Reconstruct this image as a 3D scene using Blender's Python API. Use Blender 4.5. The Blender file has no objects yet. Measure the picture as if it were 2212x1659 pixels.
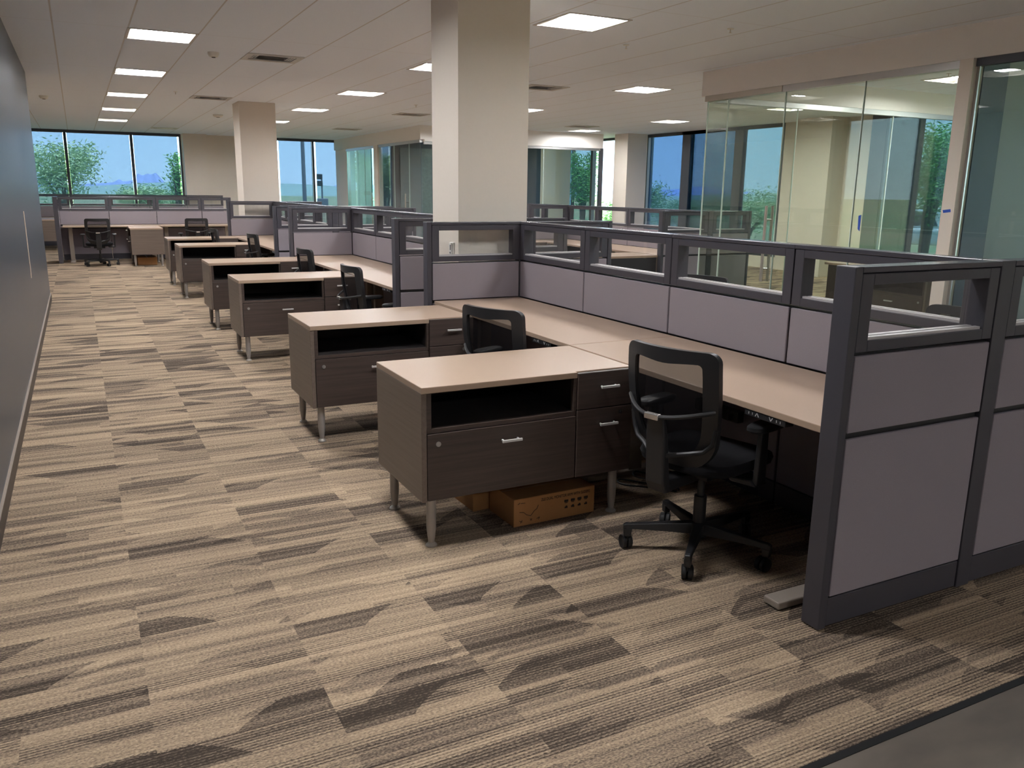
import bpy, bmesh, math, random
from mathutils import Vector, Matrix
random.seed(7)
C = bpy.context.scene.collection
S = bpy.context.scene
PI = math.pi

# ------------------------------------------------------------------ camera
FPX, YAW, PITCH, ROLL = 1787.23, 0.4768, 0.2295, 0.0128
fw = Vector((math.sin(YAW)*math.cos(PITCH), math.cos(YAW)*math.cos(PITCH), -math.sin(PITCH)))
rt = Vector((math.cos(YAW), -math.sin(YAW), 0))
up = rt.cross(fw)
r2 = rt*math.cos(ROLL) + up*math.sin(ROLL)
u2 = -rt*math.sin(ROLL) + up*math.cos(ROLL)
cam = bpy.data.cameras.new('camera')
cam.sensor_width = 36.0
cam.lens = FPX/2212*36.0
cam.clip_end = 3000
co = bpy.data.objects.new('camera', cam)
m = Matrix((( r2.x, u2.x, -fw.x, 0), (r2.y, u2.y, -fw.y, 0), (r2.z, u2.z, -fw.z, 1.55), (0, 0, 0, 1)))
co.matrix_world = m
C.objects.link(co)
S.camera = co

# ------------------------------------------------------------------ world, sun, exposure
LAMP = 84.0            # radiance of the ceiling light lenses
w = bpy.data.worlds.new('sky'); S.world = w; w.use_nodes = True
nt = w.node_tree; nt.nodes.clear()
o_ = nt.nodes.new('ShaderNodeOutputWorld'); bg = nt.nodes.new('ShaderNodeBackground')
tc = nt.nodes.new('ShaderNodeTexCoord'); sx = nt.nodes.new('ShaderNodeSeparateXYZ'); cr = nt.nodes.new('ShaderNodeValToRGB')
cr.color_ramp.elements[0].position = 0.0; cr.color_ramp.elements[0].color = (0.62, 0.80, 0.95, 1)
cr.color_ramp.elements[1].position = 0.55; cr.color_ramp.elements[1].color = (0.22, 0.44, 0.85, 1)
e = cr.color_ramp.elements.new(0.12); e.color = (0.50, 0.74, 0.97, 1)
nt.links.new(tc.outputs['Generated'], sx.inputs[0]); nt.links.new(sx.outputs['Z'], cr.inputs[0])
nt.links.new(cr.outputs[0], bg.inputs[0]); bg.inputs[1].default_value = 3.9
nt.links.new(bg.outputs[0], o_.inputs[0])
sun = bpy.data.lights.new('sun', 'SUN'); sun.energy = 14.0; sun.angle = 0.01; sun.color = (1, 0.95, 0.86)
so = bpy.data.objects.new('sun', sun); so.rotation_euler = (math.radians(14), 0, math.radians(25)); C.objects.link(so)
S.view_settings.view_transform = 'Standard'; S.view_settings.look = 'None'
S.view_settings.exposure = 0.38; S.view_settings.gamma = 1.0; S.view_settings.use_curve_mapping = False
cy = S.cycles
cy.max_bounces = 12; cy.diffuse_bounces = 9; cy.glossy_bounces = 4; cy.transparent_max_bounces = 24; cy.transmission_bounces = 6
cy.use_denoising = True; cy.sample_clamp_indirect = 12.0
cy.caustics_reflective = False; cy.caustics_refractive = False

# ------------------------------------------------------------------ materials
def lin(h):
    return tuple((c/12.92 if c <= .04045 else ((c+.055)/1.055)**2.4) for c in [int(h[i:i+2], 16)/255 for i in (0, 2, 4)])
def newmat(n):
    m = bpy.data.materials.new(n); m.use_nodes = True
    return m, m.node_tree, m.node_tree.nodes['Principled BSDF']
def N(nt, t, **k):
    n = nt.nodes.new(t)
    for a, b in k.items(): setattr(n, a, b)
    return n
def M(nt, op, a, b=None, c=None):
    n = nt.nodes.new('ShaderNodeMath'); n.operation = op
    for i, v in enumerate((a, b, c)):
        if v is None: continue
        if isinstance(v, (int, float)): n.inputs[i].default_value = v
        else: nt.links.new(v, n.inputs[i])
    return n.outputs[0]
def plain(n, col, rough=.5, metal=0., spec=.5, noise=0., scale=(40, 40, 40), bump=0.):
    m, nt, b = newmat(n)
    col = lin(col) if isinstance(col, str) else col
    b.inputs['Base Color'].default_value = (*col, 1); b.inputs['Roughness'].default_value = rough
    b.inputs['Metallic'].default_value = metal; b.inputs['Specular IOR Level'].default_value = spec
    if noise or bump:
        t = N(nt, 'ShaderNodeTexCoord'); mp = N(nt, 'ShaderNodeMapping'); mp.inputs['Scale'].default_value = scale
        nz = N(nt, 'ShaderNodeTexNoise'); nz.inputs['Scale'].default_value = 1; nz.inputs['Detail'].default_value = 4
        nt.links.new(t.outputs['Object'], mp.inputs[0]); nt.links.new(mp.outputs[0], nz.inputs['Vector'])
        if noise:
            mx = N(nt, 'ShaderNodeMix', data_type='RGBA')
            mx.inputs[6].default_value = (*[c*(1-noise) for c in col], 1); mx.inputs[7].default_value = (*[min(1, c*(1+noise)) for c in col], 1)
            nt.links.new(nz.outputs[0], mx.inputs[0]); nt.links.new(mx.outputs[2], b.inputs['Base Color'])
        if bump:
            bp = N(nt, 'ShaderNodeBump'); bp.inputs['Strength'].default_value = bump; bp.inputs['Distance'].default_value = .004
            nt.links.new(nz.outputs[0], bp.inputs['Height']); nt.links.new(bp.outputs[0], b.inputs['Normal'])
    return m
def emit(n, col, s):
    m = bpy.data.materials.new(n); m.use_nodes = True; nt = m.node_tree; nt.nodes.clear()
    o = N(nt, 'ShaderNodeOutputMaterial'); e = N(nt, 'ShaderNodeEmission'); e.inputs[0].default_value = (*col, 1); e.inputs[1].default_value = s
    nt.links.new(e.outputs[0], o.inputs[0]); return m
def see_through(n, tint, gloss=True, film=0., filmcol=(0, 0, 0), rough=0., refl=1.0, weave=0.):
    """thin pane or cloth: tinted transparency, fresnel reflection, optional cloth share"""
    m = bpy.data.materials.new(n); m.use_nodes = True; nt = m.node_tree; nt.nodes.clear()
    o = N(nt, 'ShaderNodeOutputMaterial'); t = N(nt, 'ShaderNodeBsdfTransparent'); t.inputs[0].default_value = (*tint, 1)
    out = t.outputs[0]
    if film:
        d = N(nt, 'ShaderNodeBsdfTranslucent' if weave else 'ShaderNodeBsdfDiffuse'); d.inputs[0].default_value = (*filmcol, 1)
        x = N(nt, 'ShaderNodeMixShader'); x.inputs[0].default_value = film
        nt.links.new(out, x.inputs[1]); nt.links.new(d.outputs[0], x.inputs[2]); out = x.outputs[0]
    if gloss:
        g = N(nt, 'ShaderNodeBsdfGlossy'); g.inputs['Roughness'].default_value = rough
        f = N(nt, 'ShaderNodeLayerWeight'); f.inputs[0].default_value = .5
        k = M(nt, 'MULTIPLY', M(nt, 'ADD', M(nt, 'MULTIPLY', M(nt, 'POWER', f.outputs['Facing'], 5.), .96), .04), refl)
        x = N(nt, 'ShaderNodeMixShader'); nt.links.new(k, x.inputs[0])
        nt.links.new(out, x.inputs[1]); nt.links.new(g.outputs[0], x.inputs[2]); out = x.outputs[0]
    nt.links.new(out, o.inputs[0]); return m
def wood(n, c1, c2, axis='x', rough=.4):
    m, nt, b = newmat(n)
    t = N(nt, 'ShaderNodeTexCoord'); mp = N(nt, 'ShaderNodeMapping')
    mp.inputs['Scale'].default_value = (1.5, 60, 60) if axis == 'x' else (60, 1.5, 60)
    nz = N(nt, 'ShaderNodeTexNoise'); nz.inputs['Scale'].default_value = 1; nz.inputs['Detail'].default_value = 6; nz.inputs['Roughness'].default_value = .65
    cr = N(nt, 'ShaderNodeValToRGB'); cr.color_ramp.elements[0].position = .3; cr.color_ramp.elements[1].position = .7
    cr.color_ramp.elements[0].color = (*lin(c1), 1); cr.color_ramp.elements[1].color = (*lin(c2), 1)
    nt.links.new(t.outputs['Object'], mp.inputs[0]); nt.links.new(mp.outputs[0], nz.inputs['Vector'])
    nt.links.new(nz.outputs[0], cr.inputs[0]); nt.links.new(cr.outputs[0], b.inputs['Base Color'])
    b.inputs['Roughness'].default_value = rough
    return m

def carpet_mat():
    m, nt, b = newmat('striped_carpet')
    g = N(nt, 'ShaderNodeNewGeometry'); sp = N(nt, 'ShaderNodeSeparateXYZ'); nt.links.new(g.outputs['Position'], sp.inputs[0])
    X, Y = sp.outputs['X'], sp.outputs['Y']
    def white(a, bb=0., cc=0.):
        cm = N(nt, 'ShaderNodeCombineXYZ')
        for i, v in enumerate((a, bb, cc)):
            if isinstance(v, (int, float)): cm.inputs[i].default_value = v
            else: nt.links.new(v, cm.inputs[i])
        n = N(nt, 'ShaderNodeTexWhiteNoise', noise_dimensions='3D'); nt.links.new(cm.outputs[0], n.inputs['Vector'])
        return n.outputs['Value']
    def noise(scale, detail=3):
        mp = N(nt, 'ShaderNodeMapping'); mp.inputs['Scale'].default_value = scale; nt.links.new(g.outputs['Position'], mp.inputs[0])
        n = N(nt, 'ShaderNodeTexNoise'); n.inputs['Scale'].default_value = 1; n.inputs['Detail'].default_value = detail
        nt.links.new(mp.outputs[0], n.inputs['Vector']); return n.outputs[0]
    sub = lambda a, bb: M(nt, 'SUBTRACT', a, bb)
    add = lambda a, bb: M(nt, 'ADD', a, bb)
    mul = lambda a, bb: M(nt, 'MULTIPLY', a, bb)
    flr = lambda a, p: M(nt, 'FLOOR', M(nt, 'DIVIDE', a, p))
    fra = lambda a, p: M(nt, 'FRACT', M(nt, 'DIVIDE', a, p))
    tuft = noise((105, 190, 1), 2)                      # loops of pile
    jit = mul(sub(tuft, .5), .016)
    TL, TW = .50, 1.0
    tile = flr(add(X, -.055+5), TL); row = flr(add(Y, .2), TW)
    strip = flr(add(X, mul(white(flr(Y, .125), 8., 8.), 3.)), 1.3)
    trnd = white(tile, row, 1.)
    # patches with slanted, curved ends, cut off at the tile edges
    def patches(bandh, seglen, slant, k):
        yo = add(add(Y, jit), mul(white(tile, 3., k), .5))
        bi = flr(yo, bandh); bf = fra(yo, bandh)
        sgn = sub(mul(M(nt, 'ROUND', white(bi, 5., k+3.)), 2.), 1.)
        sl = mul(mul(M(nt, 'POWER', bf, 1.35), slant), sgn)
        xs = add(add(add(X, jit), sl), mul(white(bi, tile, k+2.), 3.))
        return white(flr(xs, seglen), bi, add(tile, k+7.))
    p1 = patches(.115, .52, .15, 0.); p2 = patches(.052, .38, .10, 40.)
    dark = M(nt, 'LESS_THAN', p1, .20); mid = M(nt, 'LESS_THAN', p2, .26)
    # pinstripes in groups
    PIT = .0125
    ln = flr(Y, PIT); lf = fra(add(Y, mul(jit, .25)), PIT)
    lrnd = white(ln, strip, 11.)
    grp = white(flr(Y, .0625), strip, 21.)
    pin = mul(M(nt, 'LESS_THAN', lf, .42), M(nt, 'GREATER_THAN', grp, .52))
    fine = M(nt, 'LESS_THAN', lf, .22)
    streak = noise((.5, 15, 1), 3)
    v = add(.66, mul(sub(streak, .5), .75))
    v = add(v, mul(sub(lrnd, .5), .22)); v = add(v, mul(sub(trnd, .5), .12))
    v = sub(v, mul(dark, .33)); v = sub(v, mul(mid, .20))
    v = sub(v, mul(pin, .30)); v = sub(v, mul(fine, .10))
    v = add(v, mul(sub(tuft, .5), 1.25))
    cr = N(nt, 'ShaderNodeValToRGB'); el = cr.color_ramp.elements
    el[0].position = .0; el[0].color = (*lin('463d36'), 1); el[1].position = .95; el[1].color = (*lin('c9b296'), 1)
    for p, c in ((.25, '6b5e52'), (.48, '938170'), (.68, 'ae987f')):
        q = el.new(p); q.color = (*lin(c), 1)
    nt.links.new(v, cr.inputs[0]); nt.links.new(cr.outputs[0], b.inputs['Base Color'])
    b.inputs['Roughness'].default_value = .95; b.inputs['Specular IOR Level'].default_value = .12
    bp = N(nt, 'ShaderNodeBump'); bp.inputs['Strength'].default_value = .55; bp.inputs['Distance'].default_value = .006
    h = sub(tuft, mul(fine, .3)); nt.links.new(h, bp.inputs['Height']); nt.links.new(bp.outputs[0], b.inputs['Normal'])
    return m

def ceiling_mat():
    m, nt, b = newmat('ceiling_tile')
    g = N(nt, 'ShaderNodeNewGeometry'); sp = N(nt, 'ShaderNodeSeparateXYZ'); nt.links.new(g.outputs['Position'], sp.inputs[0])
    def line(v, off, pitch, wd):
        f = M(nt, 'FRACT', M(nt, 'DIVIDE', M(nt, 'ADD', v, off), pitch))
        d = M(nt, 'ABSOLUTE', M(nt, 'SUBTRACT', f, .5))
        return M(nt, 'GREATER_THAN', d, .5 - wd/pitch/2)
    lx = line(sp.outputs['X'], -.565 + .618*10, .618, .014)
    ly = M(nt, 'MULTIPLY', line(sp.outputs['Y'], -8.9 + 3.05*6, 3.05, .012), .45)
    k = M(nt, 'MAXIMUM', lx, ly)
    mx = N(nt, 'ShaderNodeMix', data_type='RGBA')
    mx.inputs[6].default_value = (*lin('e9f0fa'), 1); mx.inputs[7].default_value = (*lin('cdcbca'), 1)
    nt.links.new(k, mx.inputs[0]); nt.links.new(mx.outputs[2], b.inputs['Base Color'])
    b.inputs['Roughness'].default_value = .9
    nz = N(nt, 'ShaderNodeTexNoise'); nz.inputs['Scale'].default_value = 120; nt.links.new(g.outputs['Position'], nz.inputs['Vector'])
    bp = N(nt, 'ShaderNodeBump'); bp.inputs['Strength'].default_value = .15; bp.inputs['Distance'].default_value = .003
    nt.links.new(nz.outputs[0], bp.inputs['Height']); nt.links.new(bp.outputs[0], b.inputs['Normal'])
    return m
def stone_mat():
    m, nt, b = newmat('dark_stone')
    t = N(nt, 'ShaderNodeTexCoord'); mp = N(nt, 'ShaderNodeMapping'); mp.inputs['Rotation'].default_value = (PI/2, 0, 0)
    br = N(nt, 'ShaderNodeTexBrick'); br.inputs['Scale'].default_value = 5; br.inputs['Color1'].default_value = (*lin('2f2d2c'), 1)
    br.inputs['Color2'].default_value = (*lin('443f3b'), 1); br.inputs['Mortar'].default_value = (*lin('221f1e'), 1); br.inputs['Mortar Size'].default_value = .02
    nt.links.new(t.outputs['Object'], mp.inputs[0]); nt.links.new(mp.outputs[0], br.inputs['Vector']); nt.links.new(br.outputs[0], b.inputs['Base Color'])
    b.inputs['Roughness'].default_value = .9
    return m
def ground_mat():
    m, nt, b = newmat('desert_ground')
    g = N(nt, 'ShaderNodeNewGeometry'); nz = N(nt, 'ShaderNodeTexNoise'); nz.inputs['Scale'].default_value = .12; nz.inputs['Detail'].default_value = 8
    nt.links.new(g.outputs['Position'], nz.inputs['Vector'])
    cr = N(nt, 'ShaderNodeValToRGB'); cr.color_ramp.elements[0].position = .38; cr.color_ramp.elements[1].position = .66
    cr.color_ramp.elements[0].color = (*lin('6f8f62'), 1); cr.color_ramp.elements[1].color = (*lin('a89a78'), 1)
    nt.links.new(nz.outputs[0], cr.inputs[0]); nt.links.new(cr.outputs[0], b.inputs['Base Color']); b.inputs['Roughness'].default_value = 1
    return m
def concrete_mat():
    m, nt, b = newmat('grey_stone_tile')
    g = N(nt, 'ShaderNodeNewGeometry'); mp = N(nt, 'ShaderNodeMapping'); mp.inputs['Scale'].default_value = (2.2, 5, 1); mp.inputs['Rotation'].default_value = (0, 0, .5)
    nz = N(nt, 'ShaderNodeTexNoise'); nz.inputs['Scale'].default_value = 1.2; nz.inputs['Detail'].default_value = 6
    nt.links.new(g.outputs['Position'], mp.inputs[0]); nt.links.new(mp.outputs[0], nz.inputs['Vector'])
    cr = N(nt, 'ShaderNodeValToRGB'); cr.color_ramp.elements[0].position = .3; cr.color_ramp.elements[1].position = .72
    cr.color_ramp.elements[0].color = (*lin('5f5953'), 1); cr.color_ramp.elements[1].color = (*lin('7f766c'), 1)
    nt.links.new(nz.outputs[0], cr.inputs[0]); nt.links.new(cr.outputs[0], b.inputs['Base Color']); b.inputs['Roughness'].default_value = .35
    return m

MT = dict(
    carpet=carpet_mat(), ceiling=ceiling_mat(), stone=stone_mat(), ground=ground_mat(), tilefloor=concrete_mat(),
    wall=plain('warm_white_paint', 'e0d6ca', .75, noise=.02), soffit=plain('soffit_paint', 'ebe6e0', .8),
    darkwall=plain('dark_slate_paint', '3a434d', .33, noise=.04, scale=(3, 3, 3)), navy=plain('navy_paint', '323f52', .5),
    base=plain('brown_vinyl_base', '3c342e', .5), basetop=plain('base_top_edge', '8d8074', .5),
    frame=plain('charcoal_metal', '45434a', .42, 0., .5), frametop=plain('charcoal_cap', '55545b', .22, .3),
    tile=plain('grey_lavender_fabric', '938b92', .92, noise=.10, scale=(420, 420, 420), bump=.25, spec=.2),
    alu=plain('brushed_aluminium', 'c3c1c0', .32, .85), steel=plain('brushed_steel', 'b9b2a8', .32, .45), chrome=plain('polished_chrome', 'e6e6e6', .15, 1.),
    sill=plain('pale_glazing_bead', 'c9c5c6', .4, .3),
    top=plain('beige_laminate', 'ae9783', .33, noise=.02, scale=(8, 8, 8)), topedge=plain('beige_laminate_edge', '95836f', .45),
    espresso=wood('espresso_laminate', '3f3531', '544741', 'x', .42), side=wood('lit_espresso_laminate', '6b5e55', '7a6d63', 'y', .4),  # credenza sides: espresso laminate lightened, the light they catch put into the colour
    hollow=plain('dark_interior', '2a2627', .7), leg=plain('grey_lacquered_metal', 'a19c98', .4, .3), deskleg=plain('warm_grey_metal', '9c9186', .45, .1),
    blackpl=plain('black_plastic', '242426', .45), blackfab=plain('black_fabric', '1b1b1e', .95, bump=.3, scale=(500, 500, 500), spec=.2), rubber=plain('black_rubber', '1a1a1b', .6),
    mesh=see_through('black_chair_mesh', (1, 1, 1), False, .72, (.014, .013, .014)),
    handle=plain('satin_handle_metal', 'e2e0de', .38, .35), clip=plain('satin_clip', 'd8d4d0', .25, .9), white=plain('white_plastic', 'dedbd5', .5), darkslot=plain('dark_slot', '2a2a2c', .5),
    glass=see_through('clear_glass', (.985, .99, .988)), officeglass=see_through('greenish_glass', (.915, .945, .90), refl=1.1), blueglass=see_through('bluish_glass', (.88, .93, .95), refl=1.2),
    aquaglass=see_through('aqua_glass', (.72, .95, .93)), shade=see_through('solar_shade_cloth', (.365, .425, .475), False, .065, (.24, .31, .33), weave=1),
    darkshade=see_through('dense_shade_cloth', (.25, .33, .42), False, .12, (.16, .20, .24), weave=1),
    mullion=plain('bronze_mullion', '4a4d54', .45, .3), edge=plain('glass_edge_seal', 'd9e8e0', .15),
    card=plain('brown_cardboard', 'a5764a', .85, noise=.06, scale=(30, 30, 30)), ink=plain('printed_ink', '2b211b', .8), tape=plain('packing_tape', '9a6b3f', .3),
    bluetape=plain('blue_masking_tape', '2f55b8', .7), cable=plain('black_cable', '141415', .4), glyph=plain('white_print', 'b5b5b5', .6),
    lens=emit('light_lens', (.985, .985, 1.0), LAMP), tray=plain('light_tray_white', 'ece6dd', .6), trimw=plain('light_trim_white', 'c9c4be', .5),
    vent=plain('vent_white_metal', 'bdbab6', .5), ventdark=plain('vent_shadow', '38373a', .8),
    bark=plain('bark', '5e5240', .95), leaf=plain('desert_leaf', 'b5cc98', .8, noise=.25, scale=(1.2, 1.2, 1.2)), leafd=plain('bright_leaf', '86b86a', .8, noise=.3, scale=(1.5, 1.5, 1.5)),
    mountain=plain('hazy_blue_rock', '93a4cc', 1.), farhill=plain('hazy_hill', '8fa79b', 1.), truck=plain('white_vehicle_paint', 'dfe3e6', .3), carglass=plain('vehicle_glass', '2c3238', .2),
    bwall=plain('brown_facade', '5b4436', .9), bframe=plain('pale_facade_frame', 'b8ccd8', .6), pole=plain('grey_pole', '6d7078', .6), palewall=plain('pale_film', 'e9f2f0', .8), greypanel=plain('grey_panel', '8d8d8c', .5),
    scuff=plain('bare_plaster', 'c9b8a6', .9), reflgrey=plain('mottled_grey_reflection', '66757a', .7, noise=.35, scale=(14, 14, 14)),
)

# ------------------------------------------------------------------ mesh helpers
class MB:
    def __init__(s): s.v = []; s.f = []; s.bev = 0.; s.smooth = False; s.seg = 2
    def add(s, vs, fs):
        n = len(s.v); s.v += [tuple(v) for v in vs]; s.f += [tuple(i+n for i in f) for f in fs]; return s
    def box(s, x0, x1, y0, y1, z0, z1):
        return s.add([(x0,y0,z0),(x1,y0,z0),(x1,y1,z0),(x0,y1,z0),(x0,y0,z1),(x1,y0,z1),(x1,y1,z1),(x0,y1,z1)],
                     [(0,3,2,1),(4,5,6,7),(0,1,5,4),(1,2,6,5),(2,3,7,6),(3,0,4,7)])
    def lathe(s, pr, n=16, c=(0,0,0), axis='z'):
        """pr: list of (r, h)"""
        vs = []
        for r, h in pr:
            for k in range(n):
                a = 2*PI*k/n; p = (r*math.cos(a), r*math.sin(a), h)
                if axis == 'x': p = (p[2], p[0], p[1])
                if axis == 'y': p = (p[1], p[2], p[0])
                vs.append((p[0]+c[0], p[1]+c[1], p[2]+c[2]))
        fs = []
        for i in range(len(pr)-1):
            for k in range(n):
                fs.append((i*n+k, i*n+(k+1)%n, (i+1)*n+(k+1)%n, (i+1)*n+k))
        fs.append(tuple(reversed(range(n)))); fs.append(tuple(range((len(pr)-1)*n, len(pr)*n)))
        return s.add(vs, fs)
    def tube(s, pts, r, n=8):
        P = [Vector(p) for p in pts]; vs = []
        R = r if isinstance(r, (list, tuple)) else [r]*len(P)
        t0 = (P[1]-P[0]).normalized(); u = t0.orthogonal().normalized()
        for i, p in enumerate(P):
            t = (P[min(i+1, len(P)-1)]-P[max(i-1, 0)]).normalized()
            u = (u - t*u.dot(t)).normalized(); b = t.cross(u)
            for k in range(n):
                a = 2*PI*k/n; vs.append(p + (u*math.cos(a)+b*math.sin(a))*R[i])
        fs = []
        for i in range(len(P)-1):
            for k in range(n): fs.append((i*n+k, i*n+(k+1)%n, (i+1)*n+(k+1)%n, (i+1)*n+k))
        fs.append(tuple(reversed(range(n)))); fs.append(tuple(range((len(P)-1)*n, len(P)*n)))
        return s.add(vs, fs)
    def sweep(s, rings):
        n = len(rings[0]); vs = [p for r in rings for p in r]; fs = []
        for i in range(len(rings)-1):
            for k in range(n): fs.append((i*n+k, i*n+(k+1)%n, (i+1)*n+(k+1)%n, (i+1)*n+k))
        fs.append(tuple(reversed(range(n)))); fs.append(tuple(range((len(rings)-1)*n, len(rings)*n)))
        return s.add(vs, fs)
    def ring(s, ax, lo, hi, o, i):
        """rectangular frame: ax normal 'x'/'y'/'z', lo..hi thickness, o=(a0,a1,b0,b1) outer, i inner"""
        a0,a1,b0,b1 = o; c0,c1,d0,d1 = i
        for (p0,p1,q0,q1) in ((a0,c0,b0,b1),(c1,a1,b0,b1),(c0,c1,b0,d0),(c0,c1,d1,b1)):
            if p1-p0 < 1e-6 or q1-q0 < 1e-6: continue
            if ax == 'x': s.box(lo,hi,p0,p1,q0,q1)
            elif ax == 'y': s.box(p0,p1,lo,hi,q0,q1)
            else: s.box(p0,p1,q0,q1,lo,hi)
        return s
    def mesh(s, name, mat):
        me = bpy.data.meshes.new(name); me.from_pydata(s.v, [], s.f); me.update()
        bm = bmesh.new(); bm.from_mesh(me)
        bmesh.ops.recalc_face_normals(bm, faces=bm.faces)
        if s.bev:
            es = [e for e in bm.edges if len(e.link_faces) == 2 and e.calc_face_angle(0) > .6]
            bmesh.ops.bevel(bm, geom=es, offset=s.bev, segments=s.seg, affect='EDGES', profile=.5)
        if s.smooth:
            for f in bm.faces: f.smooth = True
        bm.to_mesh(me); bm.free(); me.materials.append(mat)
        if s.smooth and hasattr(me, 'set_sharp_from_angle'): me.set_sharp_from_angle(angle=.7)
        return me
    def build(s, name, mat, parent=None, loc=(0,0,0), rz=0):
        o = bpy.data.objects.new(name, s.mesh(name, mat)); C.objects.link(o)
        o.location = loc; o.rotation_euler = (0, 0, rz)
        if parent: o.parent = parent
        return o
def bvl(b=.003, seg=2, smooth=False):
    m = MB(); m.bev = b; m.seg = seg; m.smooth = smooth; return m
def sm():
    m = MB(); m.smooth = True; return m
def tag(o, label, cat, group=None):
    o['label'] = label; o['category'] = cat
    if group: o['group'] = group
    return o
def thing(name, label, cat, loc=(0,0,0), rz=0, group=None):
    o = bpy.data.objects.new(name, None); C.objects.link(o); o.empty_display_size = .1
    o.location = loc; o.rotation_euler = (0, 0, rz)
    return tag(o, label, cat, group)
def structure(o):
    o['kind'] = 'structure'; return o
def copy_tree(o, parent=None):
    c = o.copy(); C.objects.link(c)
    if parent: c.parent = parent
    for ch in list(o.children): copy_tree(ch, c)
    return c
def sbox(name, mat, *b, parent=None):
    o = MB().box(*b).build(name, mat, parent)
    return structure(o) if parent is None else o

# ------------------------------------------------------------------ the shell
CZ = 2.97; XR = 13.0; YF = 25.6; XW = -.45; XL = -3.2; YB = -4.5; WEND = 13.0
sbox('floor', MT['carpet'], XL, XR+.3, 1.40, YF+.3, -.12, 0)
sbox('floor_entry', MT['tilefloor'], XL, XR+.3, YB, 1.375, -.12, 0)
sbox('trim_carpet_edge', MT['rubber'], XL, XR, 1.375, 1.40, -.1, .002)

# lights and vents fill openings in the ceiling
LIGHTS = []   # x0,y0,row
HALF = .305
for y in (-3.1, 2.95, 6.1, 9.2, 12.22, 15.24, 18.2, 21.2): LIGHTS.append((.87, y, 'aisle'))
for y in (-2.9, 3.4, 6.54, 9.75, 12.92, 16.1, 19.35, 22.5): LIGHTS.append((4.01, y, 'middle'))
for y in (10.2, 13.85, 16.9): LIGHTS.append((7.30, y, 'right'))
for y in (14.3, 17.6, 11.0): LIGHTS.append((10.95, y, 'window'))
LIGHTS += [(9.9, 7.15, 'office'), (11.9, 6.6, 'officefill'), (9.9, 5.5, 'officefill2'), (9.6, 20.0, 'officea'), (8.0, 23.5, 'officeb')]  # second and third are unseen lights added to brighten the near office
VENTS = [(2.10, 10.05), (2.10, 14.95), (2.12, 23.3), (5.93, 15.9), (6.05, 20.7), (5.97, 10.75), (10.2, 16.5)]
cells = [(x-HALF, x+HALF, y-HALF, y+HALF) for x, y, _ in LIGHTS] + [(x-.30, x+.30, y-.25, y+.25) for x, y in VENTS]
xs = sorted({XL, XR+.3} | {round(c[i], 4) for c in cells for i in (0, 1)})
ys = sorted({YB, YF+.3} | {round(c[i], 4) for c in cells for i in (2, 3)})
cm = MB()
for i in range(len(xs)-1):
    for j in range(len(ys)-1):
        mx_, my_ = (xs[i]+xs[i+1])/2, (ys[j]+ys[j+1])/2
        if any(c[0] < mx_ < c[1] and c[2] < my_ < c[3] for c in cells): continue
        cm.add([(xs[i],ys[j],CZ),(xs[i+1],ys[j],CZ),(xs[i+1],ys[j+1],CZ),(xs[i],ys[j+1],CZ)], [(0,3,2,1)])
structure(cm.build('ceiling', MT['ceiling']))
sbox('ceiling_slab', MT['wall'], XL, XR+.6, YB, YF+.6, CZ+.16, CZ+.3)
# walls
sbox('wall_left', MT['darkwall'], XW-.16, XW, YB, WEND, 0, CZ)
b = MB().box(XW, XW+.012, 1.40, WEND, 0, .095).build('baseboard_left', MT['base']); structure(b)
MB().box(XW, XW+.014, 1.40, WEND, .095, .101).build('top_edge', MT['basetop'], b)
sbox('wall_west', MT['wall'], XL-.16, XL, YB, YF, 0, CZ)
sbox('wall_back', MT['wall'], XL, XR, YB-.16, YB, 0, CZ)

# far wall with windows
def shade_window(name, plane, at, a0, a1, mull, z0=.25, z1=CZ, out=1, shademat='shade', gap=.05, gapside=None, dark=(), clear=()):
    """window of several lights between a0 and a1; plane 'y' (faces -y) or 'x' (faces -x)"""
    root = bpy.data.objects.new(name, None); C.objects.link(root); structure(root)
    def bx(m, p0, p1, q0, q1, r0, r1):   # p along wall, q depth, r height
        return m.box(p0,p1,q0,q1,r0,r1) if plane == 'y' else m.box(q0,q1,p0,p1,r0,r1)
    f = MB()
    bx(f, a0, a1, at, at+.12, z0, z0+.06); bx(f, a0, a1, at, at+.12, z1-.06, z1)
    edges = [(a0, a0+.04)] + [(c-wd/2, c+wd/2) for c, wd in mull] + [(a1-.04, a1)]
    for p0, p1 in edges: bx(f, p0, p1, at, at+.12, z0+.06, z1-.06)
    f.build('window_frame', MT['mullion'], root)
    for i in range(len(edges)-1):
        p0, p1 = edges[i][1], edges[i+1][0]
        bx(MB(), p0, p1, at+.085, at+.093, z0+.06, z1-.06).build('pane', MT['glass'], root)
        g0, g1 = (gap, .012)
        if plane == 'x': g0, g1 = (.012, gap)
        if gapside == 'last' and i != len(edges)-2: g0, g1 = .012, .012
        if gapside == 'last' and i == len(edges)-2: g0, g1 = .012, gap
        if i in clear: continue
        sh = bx(MB(), p0+g0, p1-g1, at+.02, at+.023, z0+.08, z1-.07).build('roller_shade', MT['darkshade' if i in dark else shademat], root)
        bx(MB(), p0+.004, p1-.004, at-.02, at+.05, z1-.075, z1-.005).build('shade_cassette', MT['mullion'], root)
    return root
shade_window('window_1', 'y', YF, XL+.05, 2.72, [(-1.72, .07), (-.14, .07), (1.46, .07)], gapside='last')
sbox('wall_far_sill', MT['wall'], XL, 2.72, YF, YF+.14, 0, .25)
sbox('wall_far', MT['wall'], 2.72, 5.32, YF-.02, YF+.2, 0, CZ)
sbox('wall_far_pilaster', MT['wall'], 2.74, 3.36, YF-.40, YF-.02, 0, CZ)
shade_window('window_2', 'y', YF, 5.32, 7.24, [(6.42, .06)])
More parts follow.
